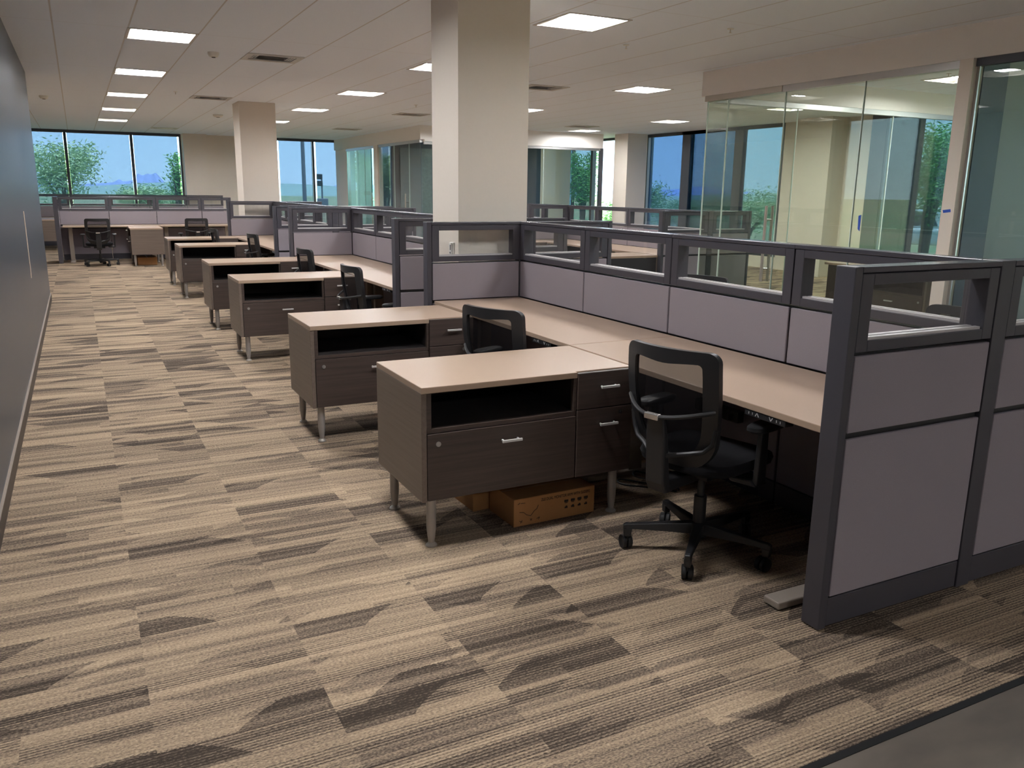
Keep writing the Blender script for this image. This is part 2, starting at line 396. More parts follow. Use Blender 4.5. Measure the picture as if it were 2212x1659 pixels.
sbox('wall_far_sill_2', MT['wall'], 5.32, 7.24, YF, YF+.14, 0, .25)
shade_window('window_3', 'y', YF, 8.2, XR-.1, [(9.6, .07), (11.3, .07)], shademat='glass', gap=0)
sbox('wall_far_aqua', MT['palewall'], 7.24, 8.2, YF-.02, YF+.14, 0, CZ)
sbox('wall_far_sill_3', MT['wall'], 7.24, XR+.3, YF, YF+.14, 0, .25)
# right wall
shade_window('window_4', 'x', XR, 13.15, 17.85, [(16.3, .30), (14.5, .26)], dark=(2,), gap=.07)
shade_window('window_5', 'x', XR, 6.9, 10.68, [(8.9, .1)], gap=.06, gapside='last')
sbox('trim_right_jamb', MT['mullion'], XR-.02, XR+.15, 10.68, 11.0, 0, CZ)
shade_window('window_added_daylight', 'x', XR, YB+.1, 6.6, [(-2.2, .1), (.2, .1), (2.6, .1), (4.95, .14)], shademat='glass', gap=0)  # unseen unshaded window, added to bring in cool daylight for the ceiling
sbox('wall_right_near', MT['wall'], XR, XR+.2, 6.6, 6.9, 0, CZ)
shade_window('window_6', 'x', XR, 19.1, YF-.2, [(20.45, .1), (22.2, .1), (23.9, .1)], gap=.06, clear=(0,))
shade_window('window_7', 'x', XR, 18.28, 18.75, [], shademat='glass', gap=.0)
for n, y0, y1 in (('wall_right', 11.0, 13.15), ('wall_right_far', 18.75, 19.1), ('wall_right_mid', 17.85, 18.28)):
    sbox(n, MT['wall'], XR, XR+.2, y0, y1, 0, CZ)
for n, y0, y1 in (('wall_right_sill', 13.15, 17.85), ('wall_right_sill_2', 6.9, 11.0), ('wall_right_sill_3', 18.28, YF), ('wall_right_sill_4', YB, 6.6)):
    sbox(n, MT['wall'], XR, XR+.14, y0, y1, 0, .25)
sbox('wall_right_pilaster', MT['wall'], XR-.42, XR, 11.55, 12.45, 0, CZ)
# columns
sbox('pillar', MT['wall'], 2.57, 3.16, 5.90, 6.42, 0, CZ)
sbox('pillar_2', MT['wall'], 2.58, 3.19, 15.22, 15.84, 0, CZ)
sbox('pillar_3', MT['wall'], 12.28, 12.86, 17.68, 18.26, 0, CZ)

# ---------------------------------------------------------------- glass-fronted offices
HB, HT = 2.625, 2.69
# near office on the right: front along x = 6.9, return along y = 8.3
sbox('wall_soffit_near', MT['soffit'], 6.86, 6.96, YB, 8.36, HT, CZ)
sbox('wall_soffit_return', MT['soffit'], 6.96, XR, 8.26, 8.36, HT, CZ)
sbox('wall_office_post', MT['wall'], 6.84, 6.98, 4.83, 4.955, 0, HT)
sbox('wall_office_side', MT['greypanel'], 7.32, XR, 4.83, 4.955, 0, CZ)
sbox('wall_office_side_navy', MT['navy'], 6.98, 7.32, 4.82, 4.96, 0, CZ)
def empty_struct(n):
    o = bpy.data.objects.new(n, None); C.objects.link(o); return structure(o)
g = empty_struct('window_8')
MB().box(6.87, 6.95, 4.955, 7.04, HB, HT).build('header_rail', MT['alu'], g)
for y0, y1 in ((4.955, 5.975), (5.985, 7.015), (7.93, 8.30)):
    MB().box(6.904, 6.916, y0, y1, .0, HB).build('pane', MT['officeglass'], g)
for y in (5.98, 7.02, 7.925, 8.29):
    MB().box(6.902, 6.918, y-.005, y+.005, 0, HB).build('glass_seal', MT['edge'], g)
MB().box(6.89, 6.93, 4.945, 4.96, 0, HB).build('side_channel', MT['alu'], g)
d = empty_struct('door_1')
MB().box(6.904, 6.916, 7.028, 7.918, .012, HB-.01).build('door_pane', MT['officeglass'], d)
bvl(.004).box(6.86, 6.96, 7.04, 8.30, HB, HT).build('door_header', MT['steel'], d)
for x in (6.862, 6.958):
    hm = sm(); hm.lathe([(.0165, .575), (.0165, 1.42)], 14, (x, 7.13, 0)); hm.build('pull_handle', MT['steel'], d)
for z in (.72, 1.27):
    sm().lathe([(.011, 6.862), (.011, 6.958)], 12, (0, 7.13, z), 'x').build('handle_standoff', MT['chrome'], d)
bvl(.004).box(6.885, 6.935, 7.03, 7.13, .0, .06).build('floor_pivot', MT['steel'], d)
g = empty_struct('window_9')
MB().box(6.96, XR-.45, 8.27, 8.35, HB, HT).build('header_rail', MT['alu'], g)
for x0, x1 in ((6.92, 8.4), (8.41, 10.2), (10.21, XR)):
    MB().box(x0, x1, 8.304, 8.316, 0, HB).build('pane', MT['officeglass'], g)
for x in (8.405, 10.205): MB().box(x-.005, x+.005, 8.302, 8.318, 0, HB).build('glass_seal', MT['edge'], g)
g = empty_struct('window_10')
MB().box(6.88, 6.94, YB, 4.83, HB, HT).build('header_rail', MT['mullion'], g)
MB().box(6.90, 6.915, 4.805, 4.83, 0, HB).build('side_channel', MT['alu'], g)
for y0, y1 in ((3.2, 4.80), (1.0, 3.19)): MB().box(6.904, 6.916, y0, y1, 0, HB).build('pane', MT['officeglass'], g)
sbox('wall_office_front', MT['wall'], 6.86, 6.98, YB, 1.0, 0, HT)

# far offices: front along x = 7.1 and along y = 18.4
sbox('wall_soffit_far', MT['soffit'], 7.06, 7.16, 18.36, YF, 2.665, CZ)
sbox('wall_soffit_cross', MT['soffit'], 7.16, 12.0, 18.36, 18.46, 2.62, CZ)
sbox('wall_far_return', MT['wall'], 7.10, 7.20, 24.42, YF, 0, 2.665)
sbox('wall_far_stud', MT['wall'], 7.06, 7.20, 21.46, 21.80, 0, 2.665)
sbox('wall_office_divider', MT['navy'], 7.2, 12.0, 21.60, 21.72, 0, CZ)
sbox('wall_office_divider_2', MT['wall'], 12.0, XR, 21.60, 21.72, 0, CZ)
sbox('wall_office_reflection', MT['reflgrey'], 7.72, 8.62, 21.56, 21.60, 0, 2.62)  # stone reflection in the glass, painted as a mottled panel behind it
g = empty_struct('window_11')
MB().box(7.08, 7.15, 21.80, 24.42, 2.60, 2.665).build('header_rail', MT['alu'], g)
MB().box(7.08, 7.15, 18.46, 21.46, 2.60, 2.665).build('header_rail', MT['alu'], g)
for y0, y1, mt in ((22.72, 24.40, 'aquaglass'), (20.31, 21.44, 'blueglass'), (18.46, 19.22, 'blueglass')):
    MB().box(7.104, 7.116, y0, y1, 0, 2.60).build('pane', MT[mt], g)
for y in (22.715, 24.41, 21.45, 20.30, 19.23): MB().box(7.102, 7.118, y-.008, y+.008, 0, 2.60).build('glass_seal', MT['edge'], g)
for n, y0, y1, hy, mt in (('door_2', 21.82, 22.70, 22.0, 'aquaglass'), ('door_3', 19.24, 20.29, 19.4, 'blueglass')):
    d = empty_struct(n)
    MB().box(7.104, 7.116, y0, y1, .012, 2.59).build('door_pane', MT[mt], d)
    for x in (7.06, 7.16): sm().lathe([(.016, .6), (.016, 1.45)], 10, (x, hy, 0)).build('pull_handle', MT['steel'], d)
    for z in (.75, 1.25): sm().lathe([(.011, 7.06), (.011, 7.16)], 8, (0, hy, z), 'x').build('handle_standoff', MT['chrome'], d)
g = empty_struct('window_12')
MB().box(7.16, 11.95, 18.38, 18.44, 2.56, 2.62).build('header_rail', MT['alu'], g)
for x0, x1 in ((7.12, 8.7), (8.71, 10.3), (10.31, 11.93)): MB().box(x0, x1, 18.404, 18.416, 0, 2.56).build('pane', MT['officeglass'], g)
for x in (8.705, 10.305): MB().box(x-.005, x+.005, 18.402, 18.418, 0, 2.56).build('glass_seal', MT['edge'], g)
sbox('trim_office_jamb', MT['mullion'], 11.93, 12.02, 18.37, 18.45, 0, 2.62)

# ------------------------------------------------------------------ ceiling lights and vents
def make_light(x, y, label):
    t = thing('ceiling_light', label, 'ceiling light', (x, y, CZ), 0, 'recessed square ceiling lights')
    h = HALF-.001; i = h-.02; dz = .045
    f = MB().ring('z', -.006, .002, (-h-.008, h+.008, -h-.008, h+.008), (-i, i, -i, i)); f.build('trim_frame', MT['trimw'], t)
    b = MB()
    lx, ly = i-.035, i-.12
    vs = [(-i,-i,0),(i,-i,0),(i,i,0),(-i,i,0),(-lx,-ly,dz),(lx,-ly,dz),(lx,ly,dz),(-lx,ly,dz)]
    b.add(vs, [(0,1,5,4),(1,2,6,5),(2,3,7,6),(3,0,4,7)])
    b.add([(-h,-h,.002),(h,-h,.002),(h,h,.002),(-h,h,.002),(-h,-h,dz+.03),(h,-h,dz+.03),(h,h,dz+.03),(-h,h,dz+.03)],
          [(4,5,6,7),(0,1,5,4),(1,2,6,5),(2,3,7,6),(3,0,4,7)])
    b.build('reflector_tray', MT['tray'], t)
    MB().box(-lx, lx, -ly, ly, dz, dz+.01).build('lens', MT['lens'], t)
    return t
ORD = ['nearest', 'second', 'third', 'fourth', 'fifth', 'sixth', 'seventh', 'eighth']
ROWTXT = {'aisle': 'square recessed ceiling light over the left aisle, {} of that row',
          'middle': 'square ceiling light in the row behind the big pillar, {}',
          'right': 'square recessed ceiling light over the right row of desks, {} of three',
          'window': 'square recessed ceiling light near the right windows, {} of three',
          'office': 'square recessed ceiling light inside the near glass office',
          'officefill': 'added ceiling light brightening the near glass office, by its outer window', 'officefill2': 'added ceiling light brightening the near glass office, by its side wall',
          'sideoffice': 'square recessed ceiling light beyond the pale post, in the dark glazed office',
          'officea': 'square recessed ceiling light in the dark far glass office',
          'officeb': 'square recessed ceiling light in the aqua far glass office'}
FAR = {'aisle': {9.2: 'nearest', 12.22: 'second', 15.24: 'third', 18.2: 'fourth', 21.2: 'farthest', 6.1: 'above the frame', 2.95: 'over the nearest desks', -3.1: 'over the tile floor'},
       'middle': {6.54: 'nearest and largest', 9.75: 'half hidden by the pillar, second', 12.92: 'third', 16.1: 'fourth', 19.35: 'fifth', 22.5: 'farthest', 3.4: 'over the near end panel', -2.9: 'over the tile floor'},
       'right': {10.2: 'nearest', 13.85: 'middle', 16.9: 'farthest'}, 'window': {11.0: 'nearest', 14.3: 'middle', 17.6: 'farthest'}}
for x, y, row in LIGHTS:
    make_light(x, y, ROWTXT[row].format(FAR.get(row, {}).get(y, '')))
def make_vent(x, y, label):
    t = thing('ceiling_vent', label, 'air vent', (x, y, CZ), 0, 'ceiling air vents')
    MB().ring('z', -.008, .003, (-.306, .306, -.256, .256), (-.24, .24, -.17, .17)).build('vent_frame', MT['vent'], t)
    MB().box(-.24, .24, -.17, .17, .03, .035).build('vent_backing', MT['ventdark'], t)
    for k in range(3):
        yy = -.11 + k*.11
        MB().add([(-.15,yy-.03,.0),(.15,yy-.03,.0),(.15,yy+.02,.028),(-.15,yy+.02,.028),(-.15,yy-.03,.004),(.15,yy-.03,.004),(.15,yy+.02,.031),(-.15,yy+.02,.031)],
                 [(0,3,2,1),(4,5,6,7),(0,1,5,4),(1,2,6,5),(2,3,7,6),(3,0,4,7)]).build('vent_slat', MT['vent'], t)
    for sx_ in (-1, 1):
        for k in range(3):
            xx = sx_*(.172+.028*k)
            MB().box(xx-.009, xx+.009, -.15, .15, .0, .028).build('end_slat', MT['vent'], t)
    return t
for (x, y), l in zip(VENTS, ('louvred white ceiling vent nearest the left aisle lights', 'louvred white ceiling vent in front of the middle pillar top', 'louvred white ceiling vent by the far left windows',
        'louvred white ceiling vent just left of the big pillar, before the far glass offices', 'louvred white ceiling vent in front of the far right window pair', 'louvred white ceiling vent just right of the big pillar', 'louvred white ceiling vent above the light nearest the pale right column')):
    make_vent(x, y, l)
def dome(x, y, label, r=.06):
    t = thing('smoke_detector', label, 'smoke detector', (x, y, CZ))
    sm().lathe([(r*.55, -.05), (r*.8, -.042), (r, -.02), (r, 0)], 18).build('cover', MT['white'], t)
    sm().lathe([(r*.3, -.056), (r*.42, -.048), (r*.42, -.046)], 12).build('sensor', MT['darkslot'], t)
dome(-.33, 16.2, 'round detector on the ceiling near the end of the dark wall', .07)
dome(2.69, 18.3, 'round white detector on the ceiling left of the middle pillar', .1)
dome(1.46, 9.98, 'small round detector between the nearest aisle light and vent', .06)
def sprinkler(x, y, label):
    t = thing('sprinkler', label, 'sprinkler', (x, y, CZ))
    sm().lathe([(.03, -.006), (.03, 0)], 12).build('escutcheon', MT['white'], t)
    sm().lathe([(.003, -.034), (.006, -.03), (.006, -.006)], 8).build('nozzle', MT['white'], t)
    sm().lathe([(.012, -.038), (.012, -.034)], 10).build('deflector', MT['white'], t)
sprinkler(1.5, 14.32, 'tiny sprinkler head between the aisle lights and second vent')
sprinkler(5.28, 6.1, 'tiny sprinkler head right of the largest ceiling light')
sprinkler(4.98, 7.27, 'tiny sprinkler head at the right corner of the largest ceiling light')
sprinkler(5.35, 14.1, 'tiny sprinkler head left of the vent beside the big pillar')
sprinkler(9.35, 6.9, 'tiny dark sprinkler head inside the near glass office')

# ------------------------------------------------------------------ partition panels
PH = 1.319; TH = .08
PANEL = {}
def panel_meshes(L):
    k = round(L, 3)
    if k in PANEL: return PANEL[k]
    h = TH/2; e = .004
    out = []
    f = MB(); f.box(e, L-e, -h+.003, h-.003, .012, .122)                      # kick rail
    f.box(.03, .07, -.02, .02, 0, .012); f.box(L-.07, L-.03, -.02, .02, 0, .012)
    f.bev = .002; f.seg = 1
    out.append(('frame', f.mesh('frame', MT['frame'])))
    out.append(('panel_core', MB().box(e, L-e, -h+.02, h-.02, .122, 1.02).mesh('panel_core', MT['blackpl'])))
    g = MB().ring('y', -h+.001, h-.001, (e, L-e, 1.030, 1.296), (.06, L-.06, 1.068, 1.258)); g.bev = .002; g.seg = 1
    out.append(('glazing_frame', g.mesh('glazing_frame', MT['frame'])))
    c = bvl(.003).box(0, L, -h-.002, h+.002, 1.299, PH); out.append(('top_cap', c.mesh('top_cap', MT['frametop'])))
    out.append(('glass_pane', MB().box(.058, L-.058, -.003, .003, 1.066, 1.260).mesh('glass_pane', MT['glass'])))
    s = MB(); s.box(.061, L-.061, -h+.012, -.006, 1.068, 1.078); s.box(.061, L-.061, .006, h-.012, 1.068, 1.078)
    out.append(('sill_bead', s.mesh('sill_bead', MT['sill'])))
    for sg in (-1, 1):
        y0, y1 = sorted((sg*(h-.016), sg*h))
        out.append(('upper_tile', bvl(.004).box(e+.003, L-e-.003, y0, y1, .745, 1.017).mesh('upper_tile', MT['tile'])))
        out.append(('lower_tile', bvl(.004).box(e+.003, L-e-.003, y0, y1, .129, .723).mesh('lower_tile', MT['tile'])))
    PANEL[k] = out; return out
def panel(x, y, L, rz, label, group, post0=0, post1=0):
    """panel running from (x, y) along rz; post0/post1 = width of an end post outside the panel"""
    t = thing('partition_panel', label, 'partition', (x, y, 0), rz, group)
    for n, me in panel_meshes(L):
        o = bpy.data.objects.new(n, me); C.objects.link(o); o.parent = t
    if post0: bvl(.003).box(-post0, 0, -TH/2-.001, TH/2+.001, .006, PH+.001).build('end_post', MT['frame'], t)
    if post1: bvl(.003).box(L, L+post1, -TH/2-.001, TH/2+.001, .006, PH+.001).build('end_post', MT['frame'], t)
    return t
XS = 3.02; XC = XS+TH/2
EP = .036
PL = .77-EP
def nth(i): return ORD[i]
spine_groups = [(1.99, 5.74, 'the near pair of desks'), (6.53, 10.25, 'the middle pair of desks'), (11.23, 14.95, 'the third pair of desks')]
for gi, (y0, y1, txt) in enumerate(spine_groups):
    L = (y1-y0)/4
    for k in range(4):
        panel(XC, y0+k*L, L, PI/2, 'glass-topped panel of the long partition behind %s, %s from the camera end' % (txt, nth(k) if k else 'first'), 'spine partition panels')
    for yy, dirn in ((y0-TH/2, 'near'), (y1+TH/2, 'far')):
        who = {0: {'near': 'closest to the camera', 'far': 'right before the big pillar'}, 1: {'near': 'right behind the big pillar', 'far': 'at the end of the fourth desk'},
               2: {'near': 'just behind the fourth desk', 'far': 'in front of the middle pillar'}}[gi][dirn]
        panel(XS-PL, yy, PL, 0, 'glass-topped cross panel with end post, left of the long partition, %s' % who, 'cross panels on the left of the spine', post0=EP, post1=TH)
        panel(XS+TH, yy, PL, 0, 'glass-topped cross panel with end post, right of the long partition, %s' % who, 'cross panels on the right of the spine', post1=EP)
# far transverse row
xw = [-.36, .575, 1.51, 2.445]
for k in range(3): panel(xw[k], 19.94, .935, 0, 'glass-topped panel of the far cross partition, %s from its left post' % (nth(k) if k else 'first'), 'far cross partition panels', post1=0)
panel(2.445, 19.94, .60, 0, 'short glass-topped panel at the right end of the far cross partition', 'far cross partition panels', post1=EP)
panel(-.40, 19.15, .83, PI/2, 'end panel at the left of the far cross partition, seen edge on', None, post0=EP)
for k in range(6): panel(-2.1+k*.96, 24.98, .96, 0, 'glass-topped panel under the far left windows, %s from the left' % (nth(k) if k else 'first'), 'window row partition panels')
# right row
XR2 = 7.55; XRC = XR2+TH/2
for k in range(8): panel(XRC, 8.98+k*.9, .9, PI/2, 'glass-topped panel of the right partition by the glass office, %s from its near end' % (nth(k) if k else 'first'), 'right partition panels')
panel(XR2-PL, 8.94, PL, 0, 'cross panel at the near end of the right partition, left half outside the glass', None, post0=EP, post1=TH)
panel(XR2+TH, 8.94, .64, 0, 'cross panel at the near end of the right partition, right half seen through glass', None, post1=EP)
for yy, l in ((12.62, 'cross panel halfway along the right partition'), (16.22, 'cross panel at the far end of the right partition')):
    panel(XR2-PL, yy, PL-.001, 0, l, None, post0=EP)

# ------------------------------------------------------------------ sit-stand desks
def make_desk(x0, x1, y0, y1, label, facing=1, keypad=True, group='beige sit-stand desks', legs=None, footfull=True):
    """worktop x0..x1, y0..y1; front edge at -x when facing=1, +x when -1"""
    cx, cyy = (x0+x1)/2, (y0+y1)/2
    t = thing('sit_stand_desk', label, 'desk', (cx, cyy, 0), 0, group)
    a, b = (x1-x0)/2, (y1-y0)/2
    bvl(.003).box(-a, a, -b, b, .714, .741).build('worktop', MT['top'], t)
    for yy in ((-b+.13), (b-.13)):
        lg = bvl(.004); lg.box(-.045, .045, yy-.03, yy+.03, .03, .705)
        lo = lg.build('lift_leg', MT['deskleg'], t)
        ex = -.07 if yy < 0 else .03
        ft = bvl(.006); ft.box(-a+(ex if facing == 1 else .08), a-(.08 if facing == 1 else ex), yy-.04, yy+.04, .004, .034); ft.build('foot', MT['deskleg'], lo)
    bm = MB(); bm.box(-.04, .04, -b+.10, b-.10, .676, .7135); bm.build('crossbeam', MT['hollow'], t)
    if keypad:
        ky = -b+.32
        fx = -a*facing
        k = bvl(.003); k.box(min(fx+.005*facing, fx+.05*facing), max(fx+.005*facing, fx+.05*facing), ky-.11, ky+.11, .688, .7135)
        ko = k.build('height_control', MT['blackpl'], t)
        px = fx + .0045*facing
        gl = MB()
        for i, (yy, kind) in enumerate(((.085, 'I'), (.065, 'I'), (.04, 'A'), (-.035, 'V'), (-.065, 'I'), (-.085, 'I'))):
            yy = ky + yy*facing
            if kind == 'I': gl.box(px-.0008, px+.0008, yy-.0016, yy+.0016, .696, .706)
            else:
                zt, zb = (.709, .694) if kind == 'A' else (.694, .709)
                for s_ in (-1, 1):
                    gl.add([(px-.0008, yy+s_*.009-.002, zb), (px-.0008, yy+s_*.009+.002, zb), (px-.0008, yy+.002, zt), (px-.0008, yy-.002, zt),
                            (px+.0008, yy+s_*.009-.002, zb), (px+.0008, yy+s_*.009+.002, zb), (px+.0008, yy+.002, zt), (px+.0008, yy-.002, zt)],
                           [(0,3,2,1),(4,5,6,7),(0,1,5,4),(1,2,6,5),(2,3,7,6),(3,0,4,7)])
        gl.build('button_marks', MT['glyph'], ko)
    return t
XD = 2.30
stations = [(1.995, 3.775, 'nearest desk, front right of the photo'), (3.78, 5.735, 'second desk, before the big pillar'), (6.535, 8.27, 'third desk, just behind the big pillar'),
            (8.275, 10.245, 'fourth desk along the left aisle'), (11.235, 13.19, 'fifth desk along the left aisle'), (13.195, 14.945, 'sixth desk, before the middle pillar')]
for y0, y1, l in stations:
    make_desk(XD, XS-.012, y0, y1, 'beige sit-stand desktop, ' + l, 1)
for (y0, y1, _), l in zip(stations, ('nearest', 'second', 'third', 'fourth', 'fifth', 'sixth')):
    make_desk(XS+TH+.004, XS+TH+.72, y0, y1, 'beige desk on the far side of the long partition, %s from camera' % l, -1, keypad=False, group='beige desks behind the spine')
for y0, y1, l in ((8.985, 10.775, 'nearest'), (10.78, 12.575, 'second'), (12.665, 14.4, 'third'), (14.405, 16.17, 'farthest')):
    make_desk(XR2-.735, XR2-.004, y0, y1, 'beige desk along the right partition, %s of its four' % l, 1, keypad=False, group='beige desks at the right partition')
def make_far_desk(x0, x1, y0, y1, label):
    t = thing('sit_stand_desk', label, 'desk', ((x0+x1)/2, (y0+y1)/2, 0), 0, 'far desks')
    a, b = (x1-x0)/2, (y1-y0)/2
    bvl(.003).box(-a, a, -b, b, .714, .741).build('worktop', MT['top'], t)
    for s_ in (-1, 1):
        xx = s_*(a-.13)
        lo = bvl(.004).box(xx-.04, xx+.04, -.045, .045, .03, .705).build('lift_leg', MT['deskleg'], t)
        bvl(.006).box(xx-.045, xx+.045, -b-.05, b-.06, .004, .034).build('foot', MT['deskleg'], lo)
    MB().box(-a+.1, a-.1, -.04, .04, .676, .7135).build('crossbeam', MT['hollow'], t)
    return t
make_far_desk(-.315, 1.505, 19.17, 19.895, 'beige desk facing the far cross partition, beside its left post')
make_far_desk(1.515, 3.03, 19.17, 19.895, 'beige desk facing the far cross partition, right of the end-on cabinet')
make_far_desk(-1.9, -.1, 24.2, 24.93, 'beige desk under the far left windows, half hidden by the dark wall')
make_far_desk(-.09, 1.75, 24.2, 24.93, 'beige desk under the far left windows, behind the far cross partition')

# ------------------------------------------------------------------ credenzas
CRED = {}
def cred_parts(mir):
    if mir in CRED: return CRED[mir]
    L, D, ZT, ZB = 1.078, .60, .741, .228
    s = -1 if mir else 1
    def bx(m, x0, x1, y0, y1, z0, z1):
        y0, y1 = sorted((s*y0, s*y1)); return m.box(x0, x1, y0, y1, z0, z1)
    def P(n, m, mt, kids=()): return (n, m.mesh(n, MT[mt]), kids)
    parts = []
    t = bvl(.003); pf = [(0, 0), (.767, 0), (.767, .02), (L, .02), (L, D), (0, D)]; t.add([(x_, s*y_, z_) for z_ in (.713, ZT) for x_, y_ in pf], [tuple(range(6)), tuple(range(6, 12))] + [(k, (k+1) % 6, 6+(k+1) % 6, 6+k) for k in range(6)]); parts.append(P('countertop', t, 'top'))
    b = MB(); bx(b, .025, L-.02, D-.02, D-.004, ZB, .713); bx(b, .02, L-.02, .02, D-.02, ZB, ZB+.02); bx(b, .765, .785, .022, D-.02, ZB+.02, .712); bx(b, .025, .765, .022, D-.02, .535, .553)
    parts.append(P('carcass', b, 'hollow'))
    e = bvl(.0015, 1); bx(e, 0, .024, 0.004, D, ZB, .713); parts.append(P('side_panel', e, 'side'))
    e = bvl(.0015, 1); bx(e, L-.02, L, .022, D, ZB, .713); parts.append(P('side_panel', e, 'side'))
    fr = bvl(.0015, 1); bx(fr, .024, .046, .004, .03, .555, .713); bx(fr, .75, .766, .004, .03, .555, .713); bx(fr, .024, .766, .006, .03, .535, .556); parts.append(P('shelf_surround', fr, 'espresso'))
    def handle(xc, z, ln=.10):
        h = bvl(.002); bx(h, xc-ln/2, xc+ln/2, -.030, -.020, z-.006, z+.006); bx(h, xc-ln/2+.008, xc-ln/2+.016, -.020, .002, z-.004, z+.004); bx(h, xc+ln/2-.016, xc+ln/2-.008, -.020, .002, z-.004, z+.004)
        return P('handle', h, 'handle')
    def lock(xc, z):
        k = sm(); k.lathe([(.0115, -.004*s), (.0115, .002*s)] if s > 0 else [(.0115, -.002), (.0115, .004)], 16, (xc, 0, z), 'y')
        kk = MB(); kk.v = list(k.v); kk.f = list(k.f)
        bx(kk, xc-.0015, xc+.0015, -.006, -.003, z-.005, z+.005)
        return P('lock', kk, 'alu')
    d1 = bvl(.002, 1); bx(d1, .026, .764, 0, .02, ZB+.004, .533); parts.append(P('file_drawer', d1, 'espresso', (handle(.42, .466), lock(.075, .487))))
    d2 = bvl(.002, 1); bx(d2, .769, L-.001, -.004, .018, .562, .735); parts.append(P('box_drawer', d2, 'espresso', (handle(.935, .663), )))
    d3 = bvl(.002, 1); bx(d3, .769, L-.001, -.004, .018, ZB+.004, .558); parts.append(P('pedestal_drawer', d3, 'espresso', (handle(.935, .482), lock(1.01, .53))))
    for xx in (.06, L-.06):
        for yy in (.055, D-.055):
            lg = sm(); lg.lathe([(.0135, .018), (.018, .05), (.022, .09), (.022, ZB)], 16, (xx, s*yy, 0)); lgp = lg
            ft = sm(); ft.lathe([(.026, 0), (.026, .006), (.014, .018)], 16, (xx, s*yy, 0))
            parts.append(P('leg', lgp, 'leg', (P('foot', ft, 'steel'),)))
    CRED[mir] = parts; return parts
def credenza(x, y, rz, label, mir=False, group='dark wood credenzas'):
    t = thing('credenza', label, 'credenza', (x, y, 0), rz, group)
    for n, me, kids in cred_parts(mir):
        o = bpy.data.objects.new(n, me); C.objects.link(o); o.parent = t
        for n2, me2, _ in kids:
            o2 = bpy.data.objects.new(n2, me2); C.objects.link(o2); o2.parent = o
    return t
for (x, y), l in zip(((1.207, 3.163), (1.172, 4.925), (1.207, 7.665), (1.207, 9.556), (1.207, 12.57), (1.21, 14.27)), (
        'nearest dark wood credenza with a beige top, cardboard boxes under it', 'second credenza from the camera, behind the nearest one, left of the big pillar',
        'third credenza from the camera along the left aisle', 'fourth credenza from the camera along the left aisle', 'fifth credenza from the camera, next to last along the aisle', 'sixth and farthest credenza along the left aisle')):
    credenza(x, y, 0, l)
credenza(.86, 17.99, PI/2, 'credenza seen end on at the far cross partition, carton under it', mir=True)
credenza(-1.05, 23.0, PI/2, 'credenza half hidden behind the dark wall, below the far left windows', mir=True)
for (y0, y1, _), l in zip(stations, ('first', 'second', 'third', 'fourth', 'fifth', 'sixth')):
    yb = {0: 3.77, 1: 5.53, 2: 8.26, 3: 10.16, 4: 13.18, 5: 14.88}[('first', 'second', 'third', 'fourth', 'fifth', 'sixth').index(l)]
    credenza(4.92, y0+.605, PI, 'credenza behind the long partition, %s from the camera on its far side' % l, group='credenzas behind the spine')
credenza(5.70, 9.56, 0, 'credenza turned away at the near end of the right partition', mir=True, group='right row credenzas')
credenza(5.70, 11.94, 0, 'credenza before the cross panel halfway along the right partition', group='right row credenzas')

